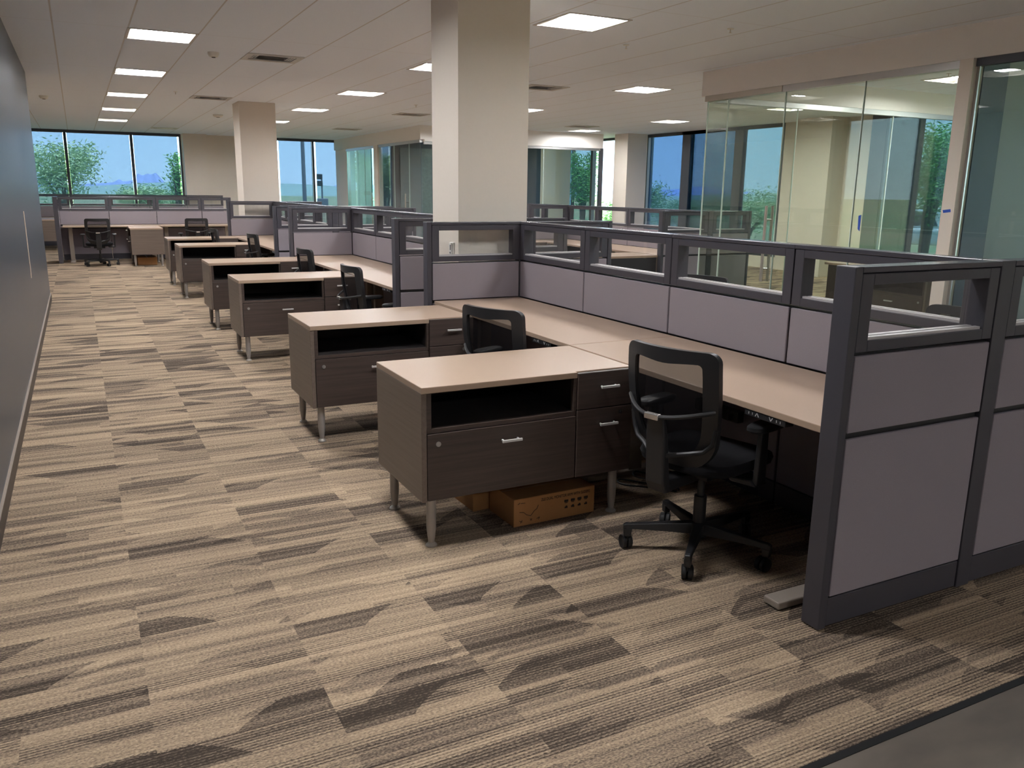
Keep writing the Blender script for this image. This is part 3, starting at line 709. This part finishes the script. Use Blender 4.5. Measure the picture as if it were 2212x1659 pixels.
# ------------------------------------------------------------------ task chairs
def make_chair():
    t = bpy.data.objects.new('task_chair', None); C.objects.link(t)
    def bp(s_, tt, off=0.):   # point on the backrest: s_ across, tt up 0..1
        lean = Vector((-.215-.085*tt-.03*math.sin(PI*tt*.9), 0, .455+.50*tt))
        return lean + Vector((.055*(s_/.22)**2 + off, s_, 0))
    def outline(inset, n=11):
        pts = []
        def hw(tt): return .222+.010*math.sin(PI*min(1, tt*1.1)) - .045*(1-tt)**2
        r = .042
        b0, b1 = inset*.9, 1-inset
        rr = max(.02, r-inset*.3)/.5
        ctrl = []
        for i in range(7):   # top right corner
            a = i/6*PI/2; ctrl.append((hw(1)-inset*.58-rr*.5*(1-math.sin(a)), b1-rr*(1-math.cos(a))) )
        right = [(x_, y_) for x_, y_ in ctrl]   # from top centre side to side
        side = []
        for i in range(1, 9):
            tt = b1-rr - (b1-rr-b0-.26)*i/8; side.append((hw(tt)-inset*.58, tt))
        bot = []
        for i in range(1, 9):
            a = i/8*PI/2; tt = b0+.26*(1-math.sin(a)); bot.append(((hw(tt)-inset*.58)-.10*(1-math.cos(a)), tt))
        top = [(x_*k_/5., b1) for k_ in range(0, 5) for x_ in (right[0][0],)]
        low = [(bot[-1][0]*(5-k_)/5., b0) for k_ in range(1, 6)]
        half = top + right + side + bot + low
        return half + [(-x_, y_) for x_, y_ in reversed(half[1:-1])]
    oo, ii = outline(0), outline(.098)
    n = len(oo)
    ii = [(x_, y_ - (.022*math.exp(-(x_/.09)**2) if y_ > .85 else 0)) for x_, y_ in ii]
    f = sm(); vs = []
    for ring_, off in ((oo, .013), (oo, -.013), (ii, -.013), (ii, .013)):
        vs += [bp(x_, y_, off) for x_, y_ in ring_]
    fs = []
    for a, b in ((0, 1), (1, 2), (2, 3), (3, 0)):
        for k in range(n): fs.append((a*n+k, a*n+(k+1) % n, b*n+(k+1) % n, b*n+k))
    f.add(vs, fs); fo = f.build('backrest_frame', MT['blackpl'], t)
    mm = sm(); vs = [bp(0, .5)] + [bp(x_, y_) for x_, y_ in ii]
    # filled as rows so it keeps the curve
    rows = 14; cols = 12; vs = []; fs = []
    for i in range(rows+1):
        tt = .09+.82*i/rows
        xs_ = [abs(x_) for x_, y_ in ii if abs(y_-tt) < .06] or [.15]
        wd = max(xs_)*.995 if tt > .3 else (.11+.07*math.sqrt(max(0, (tt-.08)/.22)))
        for j in range(cols+1): vs.append(bp(-wd+2*wd*j/cols, tt))
    for i in range(rows):
        for j in range(cols): a = i*(cols+1)+j; fs.append((a, a+1, a+cols+2, a+cols+1))
    mm.add(vs, fs); mm.build('back_mesh', MT['mesh'], t)
    # lumbar bar bulging to the rear
    la = sm(); pts = []
    for i in range(17):
        s_ = -.212+.424*i/16; pts.append(bp(s_, .53-.07*math.cos(s_/.212*PI/2), -.012-.075*math.cos(s_/.212*PI/2)))
    la.tube(pts, .009, 8); lo = la.build('lumbar_bar', MT['blackpl'], t)
    pc = bp(0, .46, -.087)
    bvl(.003).box(pc.x-.012, pc.x+.012, -.034, .034, pc.z-.012, pc.z+.012).build('bar_clip', MT['clip'], lo)
    # rear bracket
    br = bvl(.008); rings = []
    for z, x, w_, d_ in ((.685, -.345, .040, .012), (.60, -.335, .046, .016), (.50, -.325, .046, .02), (.40, -.315, .046, .024), (.355, -.29, .046, .03)):
        rings.append([(x-d_, -w_, z), (x+d_, -w_, z), (x+d_, w_, z), (x-d_, w_, z)])
    br.sweep(rings); br.box(-.30, -.02, -.035, .035, .352, .40); br.build('back_bracket', MT['blackpl'], t)
    for s_ in (-1, 1):
        yk = sm(); yk.tube([bp(s_*.208, .38, -.008), bp(s_*.195, .25, -.02), bp(s_*.165, .185, -.034), bp(s_*.11, .155, -.045), (-.325, s_*.04, .52)], .010, 8); yk.build('bracket_yoke', MT['blackpl'], t)
    # seat
    st = MB(); st.smooth = True; rings = []
    for z, k in ((.415, .86), (.43, .97), (.455, 1.0), (.475, .97), (.486, .85)):
        ring_ = []
        for i in range(28):
            a = 2*PI*i/28; ca, sa = math.cos(a), math.sin(a); pw = lambda v: math.copysign(abs(v)**.55, v)
            xx, yy = .245*pw(ca)*k, .245*pw(sa)*k
            ring_.append((xx+.02, yy, z - .02*max(0, xx-.12)/.12 + .006*(yy/.24)**2))
        rings.append(ring_)
    st.sweep(rings); st.build('seat', MT['blackfab'], t)
    MB().box(-.11, .13, -.10, .10, .375, .418).build('tilt_mechanism', MT['blackpl'], t)
    for s_ in (-1, 1):
        ar = bvl(.006); ar.sweep([[(-.05, s_*.16-.01*1, .385), (.05, s_*.16-.01, .385), (.05, s_*.16+.01, .405), (-.05, s_*.16+.01, .405)],
                                  [(-.045, s_*.275-.012, .385), (.045, s_*.275-.012, .385), (.045, s_*.275+.012, .41), (-.045, s_*.275+.012, .41)]])
        ar.sweep([[(-.035, s_*.275-.012, .39), (.035, s_*.275-.012, .39), (.035, s_*.275+.012, .39), (-.035, s_*.275+.012, .39)],
                  [(-.028, s_*.28-.012, .625), (.022, s_*.28-.012, .625), (.022, s_*.28+.012, .625), (-.028, s_*.28+.012, .625)]])
        ao = ar.build('armrest', MT['blackpl'], t)
        pd = MB(); pd.smooth = True; rr = []
        for z, k in ((.622, .9), (.632, 1.), (.645, .98), (.652, .85)):
            rr.append([(.02+.12*math.copysign(abs(math.cos(2*PI*i/20))**.6, math.cos(2*PI*i/20))*k, s_*.28+.042*math.copysign(abs(math.sin(2*PI*i/20))**.7, math.sin(2*PI*i/20))*k, z) for i in range(20)])
        pd.sweep(rr); pd.build('arm_pad', MT['blackpl'], ao)
    g = sm(); g.lathe([(.028, .08), (.028, .26), (.016, .262), (.016, .40)], 16); g.build('gas_column', MT['blackpl'], t)
    hb = sm(); hb.lathe([(.04, .075), (.045, .09), (.042, .135), (.03, .14)], 16); hb.build('base_hub', MT['blackpl'], t)
    for k in range(5):
        a = math.radians(72*k-8)
        ca, sa = math.cos(a), math.sin(a)
        def rot(p): return (p[0]*ca-p[1]*sa, p[0]*sa+p[1]*ca, p[2])
        lg = bvl(.004); rings = []
        for r, w_, z0, z1 in ((.03, .026, .088, .138), (.15, .021, .094, .131), (.27, .016, .098, .124), (.318, .0155, .098, .122), (.332, .013, .098, .116)):
            rings.append([rot((r, -w_, z0)), rot((r, w_, z0)), rot((r, w_*.8, z1)), rot((r, -w_*.8, z1))])
        lg.sweep(rings); lg.sweep([[rot((.298, -.014, .062)), rot((.328, -.014, .062)), rot((.328, .014, .062)), rot((.298, .014, .062))], [rot((.292, -.015, .10)), rot((.331, -.015, .10)), rot((.331, .015, .10)), rot((.292, .015, .10))]]); lo = lg.build('base_leg', MT['blackpl'], t)
        cs = MB(); cs.smooth = True
        tw = a + [.9, -.6, 1.9, .2, 1.2][k]; ct, st_ = math.cos(tw), math.sin(tw)
        cx_, cy_ = rot((.312, 0, 0))[:2]
        cx2, cy2 = cx_-.015*ct, cy_-.015*st_
        for s_ in (-1, 1):
            m2 = MB(); m2.lathe([(.02, s_*.008-.007), (.030, s_*.012-.009), (.031, s_*.014-.006), (.031, s_*.014+.007), (.022, s_*.014+.012)], 16, (0, 0, .031), 'y')
            cs.add([(cx2+p[0]*ct-p[1]*st_, cy2+p[0]*st_+p[1]*ct, p[2]) for p in m2.v], m2.f)
        m2 = MB(); m2.lathe([(.006, .04), (.008, .07), (.008, .09)], 8, (cx_, cy_, 0)); cs.add(m2.v, m2.f)
        cs.build('caster', MT['rubber'], lo)
    return t
chair0 = make_chair(); used = []
UPPER = ('base_leg', 'base_hub')
def chair(x, y, ang, label, dz=0., group='black mesh task chairs'):
    if used: t = copy_tree(chair0)
    else: t = chair0
    used.append(1)
    if t is chair0 and dz == 0:
        pass
    else:
        for ch in t.children:
            if not any(ch.name.startswith(u_) for u_ in UPPER): ch.location.z = dz
    t.location = (x, y, 0); t.rotation_euler = (0, 0, math.radians(ang))
    return tag(t, label, 'office chair', group)
chair(2.312, 2.66, 15, 'black mesh task chair nearest the camera, at the front right desk')
chair(2.215, 4.17, 22, 'black mesh task chair just behind the nearest credenza, back turned', -.03)
chair(2.25, 6.85, 4, 'black mesh task chair in front of the third credenza, seen edge on', -.03)
chair(2.36, 8.95, 6, 'black mesh task chair in front of the fourth credenza, seen edge on', -.03)
chair(2.38, 12.05, 6, 'black mesh task chair in front of the fifth credenza, mostly hidden', -.03)
chair(2.10, 13.65, 2, 'black mesh task chair farthest down the left aisle, in front of the sixth credenza', -.03)
chair(.31, 18.45, 88, 'black mesh task chair with its back to us at the far left desk', -.03)
chair(2.11, 18.45, 92, 'black mesh task chair, back to us, at the right desk of the far partition', -.03)
chair(4.02, 4.98, 193, 'task chair behind the long partition, its rounded back seen through the third pane', -.03)
chair(4.26, 3.02, 185, 'task chair behind the long partition, seen through the near end panel glass', -.035)
chair(6.74, 9.92, 5, 'task chair at the first desk of the right partition, seen over its credenza', -.03)
chair(6.25, 11.35, 10, 'task chair at the second desk of the right partition, seen through two panes', -.03)
chair(4.35, 7.75, 170, 'task chair behind the long partition and big pillar, at its third far desk', -.05)

# ------------------------------------------------------------------ boxes, cables, tape, small things
def text_mesh(body, size, depth=.0006):
    cu = bpy.data.curves.new('text', 'FONT'); cu.body = body; cu.size = size; cu.extrude = depth; cu.align_x = 'LEFT'
    ob = bpy.data.objects.new('text', cu); C.objects.link(ob)
    dg = bpy.context.evaluated_depsgraph_get(); me = bpy.data.meshes.new_from_object(ob.evaluated_get(dg))
    bpy.data.objects.remove(ob); bpy.data.curves.remove(cu)
    return me
bx_ = thing('cardboard_box', 'printed brown cardboard box under the nearest credenza, front one with black lettering', 'box', (1.69, 3.235, 0), math.radians(1.5))
bvl(.002, 1).box(0, .455, 0, .25, 0, .138).build('carton', MT['card'], bx_)
MB().box(0, .455, .118, .132, .1375, .1386).build('tape_strip', MT['tape'], bx_)
tm = text_mesh('ZLE DUAL MONITOR ARM WITH SLIDERS', .0205); tm.materials.append(MT['ink'])
for v in tm.vertices: v.co.x *= .735
to = bpy.data.objects.new('lettering', tm); C.objects.link(to); to.parent = bx_; to.location = (.148, -.0008, .108); to.rotation_euler = (PI/2, 0, 0)
ic = MB()
for i in range(4):
    for j in range(2):
        x_ = .29+.038*i; z_ = .085-.033*j
        if j == 0: ic.box(x_-.011, x_+.011, -.0012, .0002, z_-.006, z_+.006); ic.box(x_-.007, x_+.007, -.0012, .0002, z_-.011, z_-.008)
        else: ic.box(x_-.008, x_+.008, -.0012, .0002, z_-.004, z_+.004); ic.box(x_-.002, x_+.006, -.0012, .0002, z_+.004, z_+.008)
def stroke(m, x0, z0, x1, z1, w_=.0012):
    dx, dz = x1-x0, z1-z0; l_ = math.hypot(dx, dz); nx, nz = -dz/l_*w_, dx/l_*w_
    m.add([(x0+nx, -.0012, z0+nz), (x1+nx, -.0012, z1+nz), (x1-nx, -.0012, z1-nz), (x0-nx, -.0012, z0-nz), (x0+nx, .0002, z0+nz), (x1+nx, .0002, z1+nz), (x1-nx, .0002, z1-nz), (x0-nx, .0002, z0-nz)],
          [(0,3,2,1),(4,5,6,7),(0,1,5,4),(1,2,6,5),(2,3,7,6),(3,0,4,7)])
for p in ((.03, .072, .052, .068), (.052, .068, .07, .052), (.07, .052, .092, .045), (.092, .045, .11, .066), (.11, .066, .125, .075), (.125, .075, .132, .092), (.088, .03, .098, .02), (.098, .03, .09, .02), (.03, .028, .046, .02), (.045, .03, .036, .016), (.125, .024, .14, .03), (.14, .03, .135, .018), (.02, .112, .032, .118), (.036, .115, .06, .114)):
    stroke(ic, *p)
ic.build('printed_icons', MT['ink'], bx_)
b2 = thing('cardboard_box', 'plain brown cardboard box lying behind the printed one under the nearest credenza', 'box', (1.60, 3.50, 0), math.radians(2))
bvl(.002, 1).box(0, .45, 0, .22, 0, .13).build('carton', MT['card'], b2)
MB().box(0, .45, .10, .114, .1295, .1306).build('tape_strip', MT['tape'], b2)
b3 = thing('cardboard_box', 'brown cardboard box under the end-on credenza at the far cross partition', 'box', (.97, 18.3, 0), 0)
bvl(.002, 1).box(0, .36, 0, .5, 0, .15).build('carton', MT['card'], b3); MB().box(.17, .19, 0, .5, .1495, .1506).build('tape_strip', MT['tape'], b3)
b4 = thing('cardboard_box', 'brown cardboard box behind a back leg of the second credenza', 'box', (1.72, 5.1, 0), 0)
bvl(.002, 1).box(0, .4, 0, .25, 0, .14).build('carton', MT['card'], b4); MB().box(0, .4, .12, .13, .1395, .1406).build('tape_strip', MT['tape'], b4)
def loop(cx, cy_, rx, ry, ang, n=40, z=.006, turns=1.0, ph=0):
    pts = []
    for i in range(n+1):
        a = ph+2*PI*turns*i/n; px, py = rx*math.cos(a), ry*math.sin(a)*(1+.25*math.sin(2*a))
        pts.append((cx+px*math.cos(ang)-py*math.sin(ang), cy_+px*math.sin(ang)+py*math.cos(ang), z+.004*math.sin(3*a)+.004))
    return pts
cb = sm(); cb.tube(loop(2.60, 3.42, .17, .045, -.9, turns=.95), .005, 6); tag(cb.build('power_cable', MT['cable']), 'black power cable looped on the carpet behind the nearest chair', 'cable')
cb = sm(); cb.tube(loop(2.68, 3.45, .15, .05, -1.2, turns=.93, ph=1.0, z=.022), .005, 6); tag(cb.build('power_cable', MT['cable']), 'second black cable loop lying across the first, nearer the desk leg', 'cable')
for y_, l in ((3.30, 'black power strip hung under the nearest desk by the credenza'),):
    t = thing('power_strip', l, 'power strip', (2.93, y_, .42))
    bvl(.004).box(.0, .045, -.17, .17, -.03, .03).build('strip_body', MT['blackpl'], t)
    for k in range(3): bvl(.003).box(-.035, 0, -.12+k*.11-.02, -.12+k*.11+.02, -.018, .018).build('plug', MT['rubber'], t)
# controller on the pillar
t = thing('wall_controller', 'small white remote in a holder on the near pillar, seen through the panel glass', 'remote', (2.57, 6.0, 1.09))
bvl(.004).box(-.016, 0, -.032, .032, -.065, .065).build('holder', MT['white'], t)
bvl(.004).box(-.030, -.016, -.024, .020, -.055, .06).build('remote_body', MT['white'], t)
MB().box(-.032, -.030, -.014, -.004, .005, .045).build('display', MT['darkslot'], t)
sm().lathe([(.008, -.0325), (.008, -.030)], 12, (0, -.009, -.015), 'x').build('button', MT['darkslot'], t)
# bare strip on the dark wall
tag(MB().box(XW, XW+.004, 8.93, 8.99, .70, 1.31).build('wall_strip', MT['scuff']), 'thin pale vertical strip on the dark left wall', 'wall strip')
tag(MB().add([(6.838, 4.865, 1.44), (6.838, 4.94, 1.43), (6.838, 4.93, 1.405), (6.838, 4.86, 1.415), (6.8405, 4.865, 1.44), (6.8405, 4.94, 1.43), (6.8405, 4.93, 1.405), (6.8405, 4.86, 1.415)],
    [(0,3,2,1),(4,5,6,7),(0,1,5,4),(1,2,6,5),(2,3,7,6),(3,0,4,7)]).build('masking_tape', MT['bluetape']), 'scrap of blue masking tape on the pale post of the glass office', 'tape')
tag(MB().add([(6.900, 5.865, 1.36), (6.900, 5.895, 1.35), (6.900, 5.89, 1.22), (6.900, 5.865, 1.20), (6.9025, 5.865, 1.36), (6.9025, 5.895, 1.35), (6.9025, 5.89, 1.22), (6.9025, 5.865, 1.20)],
    [(0,3,2,1),(4,5,6,7),(0,1,5,4),(1,2,6,5),(2,3,7,6),(3,0,4,7)]).build('masking_tape', MT['bluetape']), 'curling strip of blue tape on the clear glass office front', 'tape')
# desks inside the near office
t = thing('office_desk', 'beige topped desk standing inside the near glass office', 'desk', (8.9, 7.05, 0))
bvl(.003).box(-.75, .75, -.35, .35, .714, .741).build('worktop', MT['top'], t)
MB().box(-.70, -.66, -.33, .33, 0, .714).build('leg_panel', MT['espresso'], t); MB().box(.66, .70, -.33, .33, 0, .714).build('leg_panel', MT['espresso'], t); MB().box(-.66, .66, .25, .28, .2, .714).build('modesty_panel', MT['espresso'], t)
credenza(7.55, 5.52, PI/2, 'dark credenza standing inside the near glass office', mir=True, group=None)
t = thing('office_desk', 'desk seen dimly inside the dark glazed office beyond the pale post', 'desk', (8.3, 3.6, 0))
bvl(.003).box(-.6, .6, -.35, .35, .714, .741).build('worktop', MT['top'], t)
MB().box(-.56, -.52, -.33, .33, 0, .714).build('leg_panel', MT['espresso'], t); MB().box(.52, .56, -.33, .33, 0, .714).build('leg_panel', MT['espresso'], t)
# light switches in the aqua office
t = thing('light_switch', 'bank of white light switches on the end wall inside the aqua office', 'light switch', (8.06, YF-.02, 1.42), PI/2)
MB().box(-.008, 0, -.1, .1, -.06, .06).build('plate', MT['white'], t)
for k in range(3): MB().box(-.013, -.008, -.075+.055*k, -.04+.055*k, -.035, .035).build('rocker', MT['white'], t)

# ------------------------------------------------------------------ outside
sbox('ground', MT['ground'], -400, 900, -300, 1200, -.75, -.6)
def ridge(name, cx, cy_, wdt, h, ang, mat, seed, n=60, base=-2):
    r_ = random.Random(seed); m_ = MB(); vs = []; fs = []
    ph = [r_.random()*6 for _ in range(4)]
    for i in range(n+1):
        u = i/n; s_ = (u-.5)*wdt
        env = math.sin(PI*u)**1.2
        hh = h*env*(.75+.25*math.sin(u*9+ph[0])+.10*math.sin(u*23+ph[1])+.05*math.sin(u*51+ph[2]))
        for d_, k_ in ((-wdt*.25, 0), (-wdt*.08, .6), (0, 1), (wdt*.25, 0)):
            vs.append((cx+s_*math.cos(ang)-d_*math.sin(ang), cy_+s_*math.sin(ang)+d_*math.cos(ang), base+hh*k_))
    for i in range(n):
        for k in range(3): a = i*4+k; fs.append((a, a+1, a+5, a+4))
    m_.add(vs, fs); m_.smooth = True; return structure(m_.build(name, MT[mat]))
ridge('mountain', 62, 1000, 75, 21, 0, 'mountain', 3)
ridge('mountain_range', 20, 1050, 330, 9, 0, 'mountain', 4)
ridge('mountain_range_far', 290, 960, 130, 11, -.25, 'mountain', 5)
ridge('hills', 420, 560, 260, 9, -.65, 'mountain', 8)
ridge('hills_low', 90, 300, 420, 5.2, -.2, 'farhill', 6)
ridge('hills_low_right', 220, 210, 330, 4.4, -.75, 'farhill', 9)
def tree(x, y, h, spread, label, mat='leaf', seed=0, n=1500, leaf=.16, trunkh=.35, wisp=0.):
    r_ = random.Random(seed)
    t = thing('desert_tree', label, 'tree', (x, y, -.6))
    tr = sm(); tips = []
    for k in range(6):
        a = r_.random()*2*PI; rr = spread*(.25+.45*r_.random()); hh = h*(.55+.35*r_.random())
        p0 = Vector((r_.uniform(-.08, .08), r_.uniform(-.08, .08), 0)); p3 = Vector((rr*math.cos(a), rr*math.sin(a), hh))
        p1 = p0 + Vector((p3.x*.2, p3.y*.2, h*trunkh)); p2 = (p1+p3)/2 + Vector((0, 0, h*.06))
        tr.tube([p0, p1, p2, p3], [.07, .055, .035, .015], 6); tips.append((p1, p2, p3))
    tr.build('trunk', MT['bark'], t)
    lv = MB()
    for i in range(n):
        p1, p2, p3 = r_.choice(tips); u = r_.random()**.6; c = p1.lerp(p3, .25+.85*u)
        sg = spread*.24*(1.1-.5*u)+.05
        c = c + Vector((r_.gauss(0, sg), r_.gauss(0, sg), r_.gauss(0, sg*.6)))
        if c.z < .25: c.z = .25+r_.random()*.3
        d = Vector((r_.gauss(0, 1), r_.gauss(0, 1), r_.gauss(0, .5)+wisp)).normalized(); e_ = d.orthogonal().normalized()
        e_ = (e_*math.cos(i)+d.cross(e_)*math.sin(i))*leaf*.28; d = d*leaf*(.6+.8*r_.random())
        lv.add([c-d, c+e_, c+d, c-e_], [(0, 1, 2, 3)])
    lv.build('foliage', MT[mat], t)
tree(-.55, 44, 4.1, 2.0, 'wide feathery green tree outside the far left windows', 'leaf', 1, 5200, .11)
tree(2.6, 47, 2.5, 1.5, 'lower feathery bush right of the wide tree, outside the far left windows', 'leaf', 2, 3000, .11)
tree(3.35, 34.2, 3.7, .55, 'slender leafy tree at the right edge of the far left windows', 'leafd', 3, 900, .085, .3, .6)
tree(5.4, 52, 1.95, 1.6, 'low bush below the mountain outside the far left windows', 'leaf', 4, 2600, .11)
tree(20.2, 15.0, 4.2, 1.9, 'bright green tree outside the right window beside the stone pillar', 'leafd', 5, 7000, .075)
tree(23.2, 25.2, 2.25, 2.4, 'round green bush seen through the glass office door', 'leaf', 6, 5200, .07)
tree(22.3, 30.6, 2.6, 1.7, 'green bush outside the leftmost right-hand window', 'leaf', 7, 4600, .075)
tree(27.5, 34, 2.0, 2.2, 'low green bush outside the middle right-hand window', 'leaf', 8, 4600, .08)
tree(17.6, 25.2, 2.0, 1.0, 'green shrub filling the gap beside the pale right column', 'leafd', 9, 2600, .07)
tree(12.2, 33.5, 3.0, 1.4, 'green tree outside the aqua far office', 'leafd', 10, 3600, .08)
tree(18.45, 29.6, 3.9, .7, 'green tree outside the far corner office window', 'leafd', 11, 4500, .08)
# stone pillar of the building outside
o = bvl(.02, 1).box(-.09, .09, -.33, .33, -.6, 3.5).build('wall_stone_pier', MT['stone'], None, (14.0, 11.06, 0)); structure(o)
# vehicle
t = thing('pickup_truck', 'white vehicle parked outside beyond the right window', 'vehicle', (27.3, 20.3, -.6), math.radians(20))
bvl(.12, 3).box(-.95, .95, -2.4, 2.4, .45, 1.05).build('body', MT['truck'], t)
cbm = bvl(.08, 3); cbm.sweep([[(-.9, -1.0, 1.03), (.9, -1.0, 1.03), (.9, 1.3, 1.03), (-.9, 1.3, 1.03)], [(-.75, -.6, 1.72), (.75, -.6, 1.72), (.75, .9, 1.72), (-.75, .9, 1.72)]]); co_ = cbm.build('cab', MT['truck'], t)
MB().add([(-.89, -.65, 1.12), (-.89, .95, 1.12), (-.79, .72, 1.6), (-.79, -.42, 1.6), (-.87, -.65, 1.12), (-.87, .95, 1.12), (-.77, .72, 1.6), (-.77, -.42, 1.6)], [(0,1,2,3),(7,6,5,4),(0,4,5,1),(1,5,6,2),(2,6,7,3),(3,7,4,0)]).build('side_window', MT['carglass'], t)
MB().add([(-.7, -1.0, 1.12), (.7, -1.0, 1.12), (.62, -.66, 1.62), (-.62, -.66, 1.62), (-.7, -.97, 1.12), (.7, -.97, 1.12), (.62, -.63, 1.62), (-.62, -.63, 1.62)], [(0,1,2,3),(7,6,5,4),(0,4,5,1),(1,5,6,2),(2,6,7,3),(3,7,4,0)]).build('windscreen', MT['carglass'], t)
for sx_ in (-1, 1):
    for yy in (-1.5, 1.5): sm().lathe([(.25, sx_*.86-.1), (.36, sx_*.86-.1), (.36, sx_*.86+.1), (.25, sx_*.86+.1)], 20, (0, yy, .36), 'x').build('wheel', MT['rubber'], t)
# lamp post and traffic signal
t = thing('light_pole', 'thin grey pole outside the far right window pair', 'pole', (11.6, 48.6, -.6))
sm().lathe([(.14, 0), (.12, .8), (.09, 9)], 12).build('pole_shaft', MT['pole'], t); sm().lathe([(.2, 0), (.2, .25)], 12).build('pole_base', MT['pole'], t)
t = thing('traffic_signal', 'traffic signal standing outside the far right window pair', 'traffic light', (21.0, 80.9, -.6))
sm().lathe([(.09, 0), (.07, 3.4)], 10).build('post', MT['pole'], t)
for k in range(2): bvl(.05, 2).box(-.45, .05, -.2, .2, 2.35+k*.62, 2.85+k*.62).build('signal_head', MT['blackpl'], t)
bvl(.05, 1).box(-.5, .5, -.3, .3, 0, 1.2).build('control_cabinet', MT['pole'], t)
t = thing('neighbour_building', 'brown building with pale window frames outside the corner office', 'building', (17.9, 33.6, -.6), -.5)
MB().box(-2.2, 2.2, 0, 4, 0, 6.5).build('facade', MT['bwall'], t)
for k in range(4):
    for j in range(3):
        f_ = MB().ring('y', -.06, .02, (-2.1+1.05*k, -1.1+1.05*k, .6+1.9*j, 2.3+1.9*j), (-2.0+1.05*k, -1.2+1.05*k, .7+1.9*j, 2.2+1.9*j)).build('window_frame', MT['bframe'], t)
        MB().box(-2.0+1.05*k, -1.2+1.05*k, -.02, .0, .7+1.9*j, 2.2+1.9*j).build('window_glass', MT['carglass'], f_)
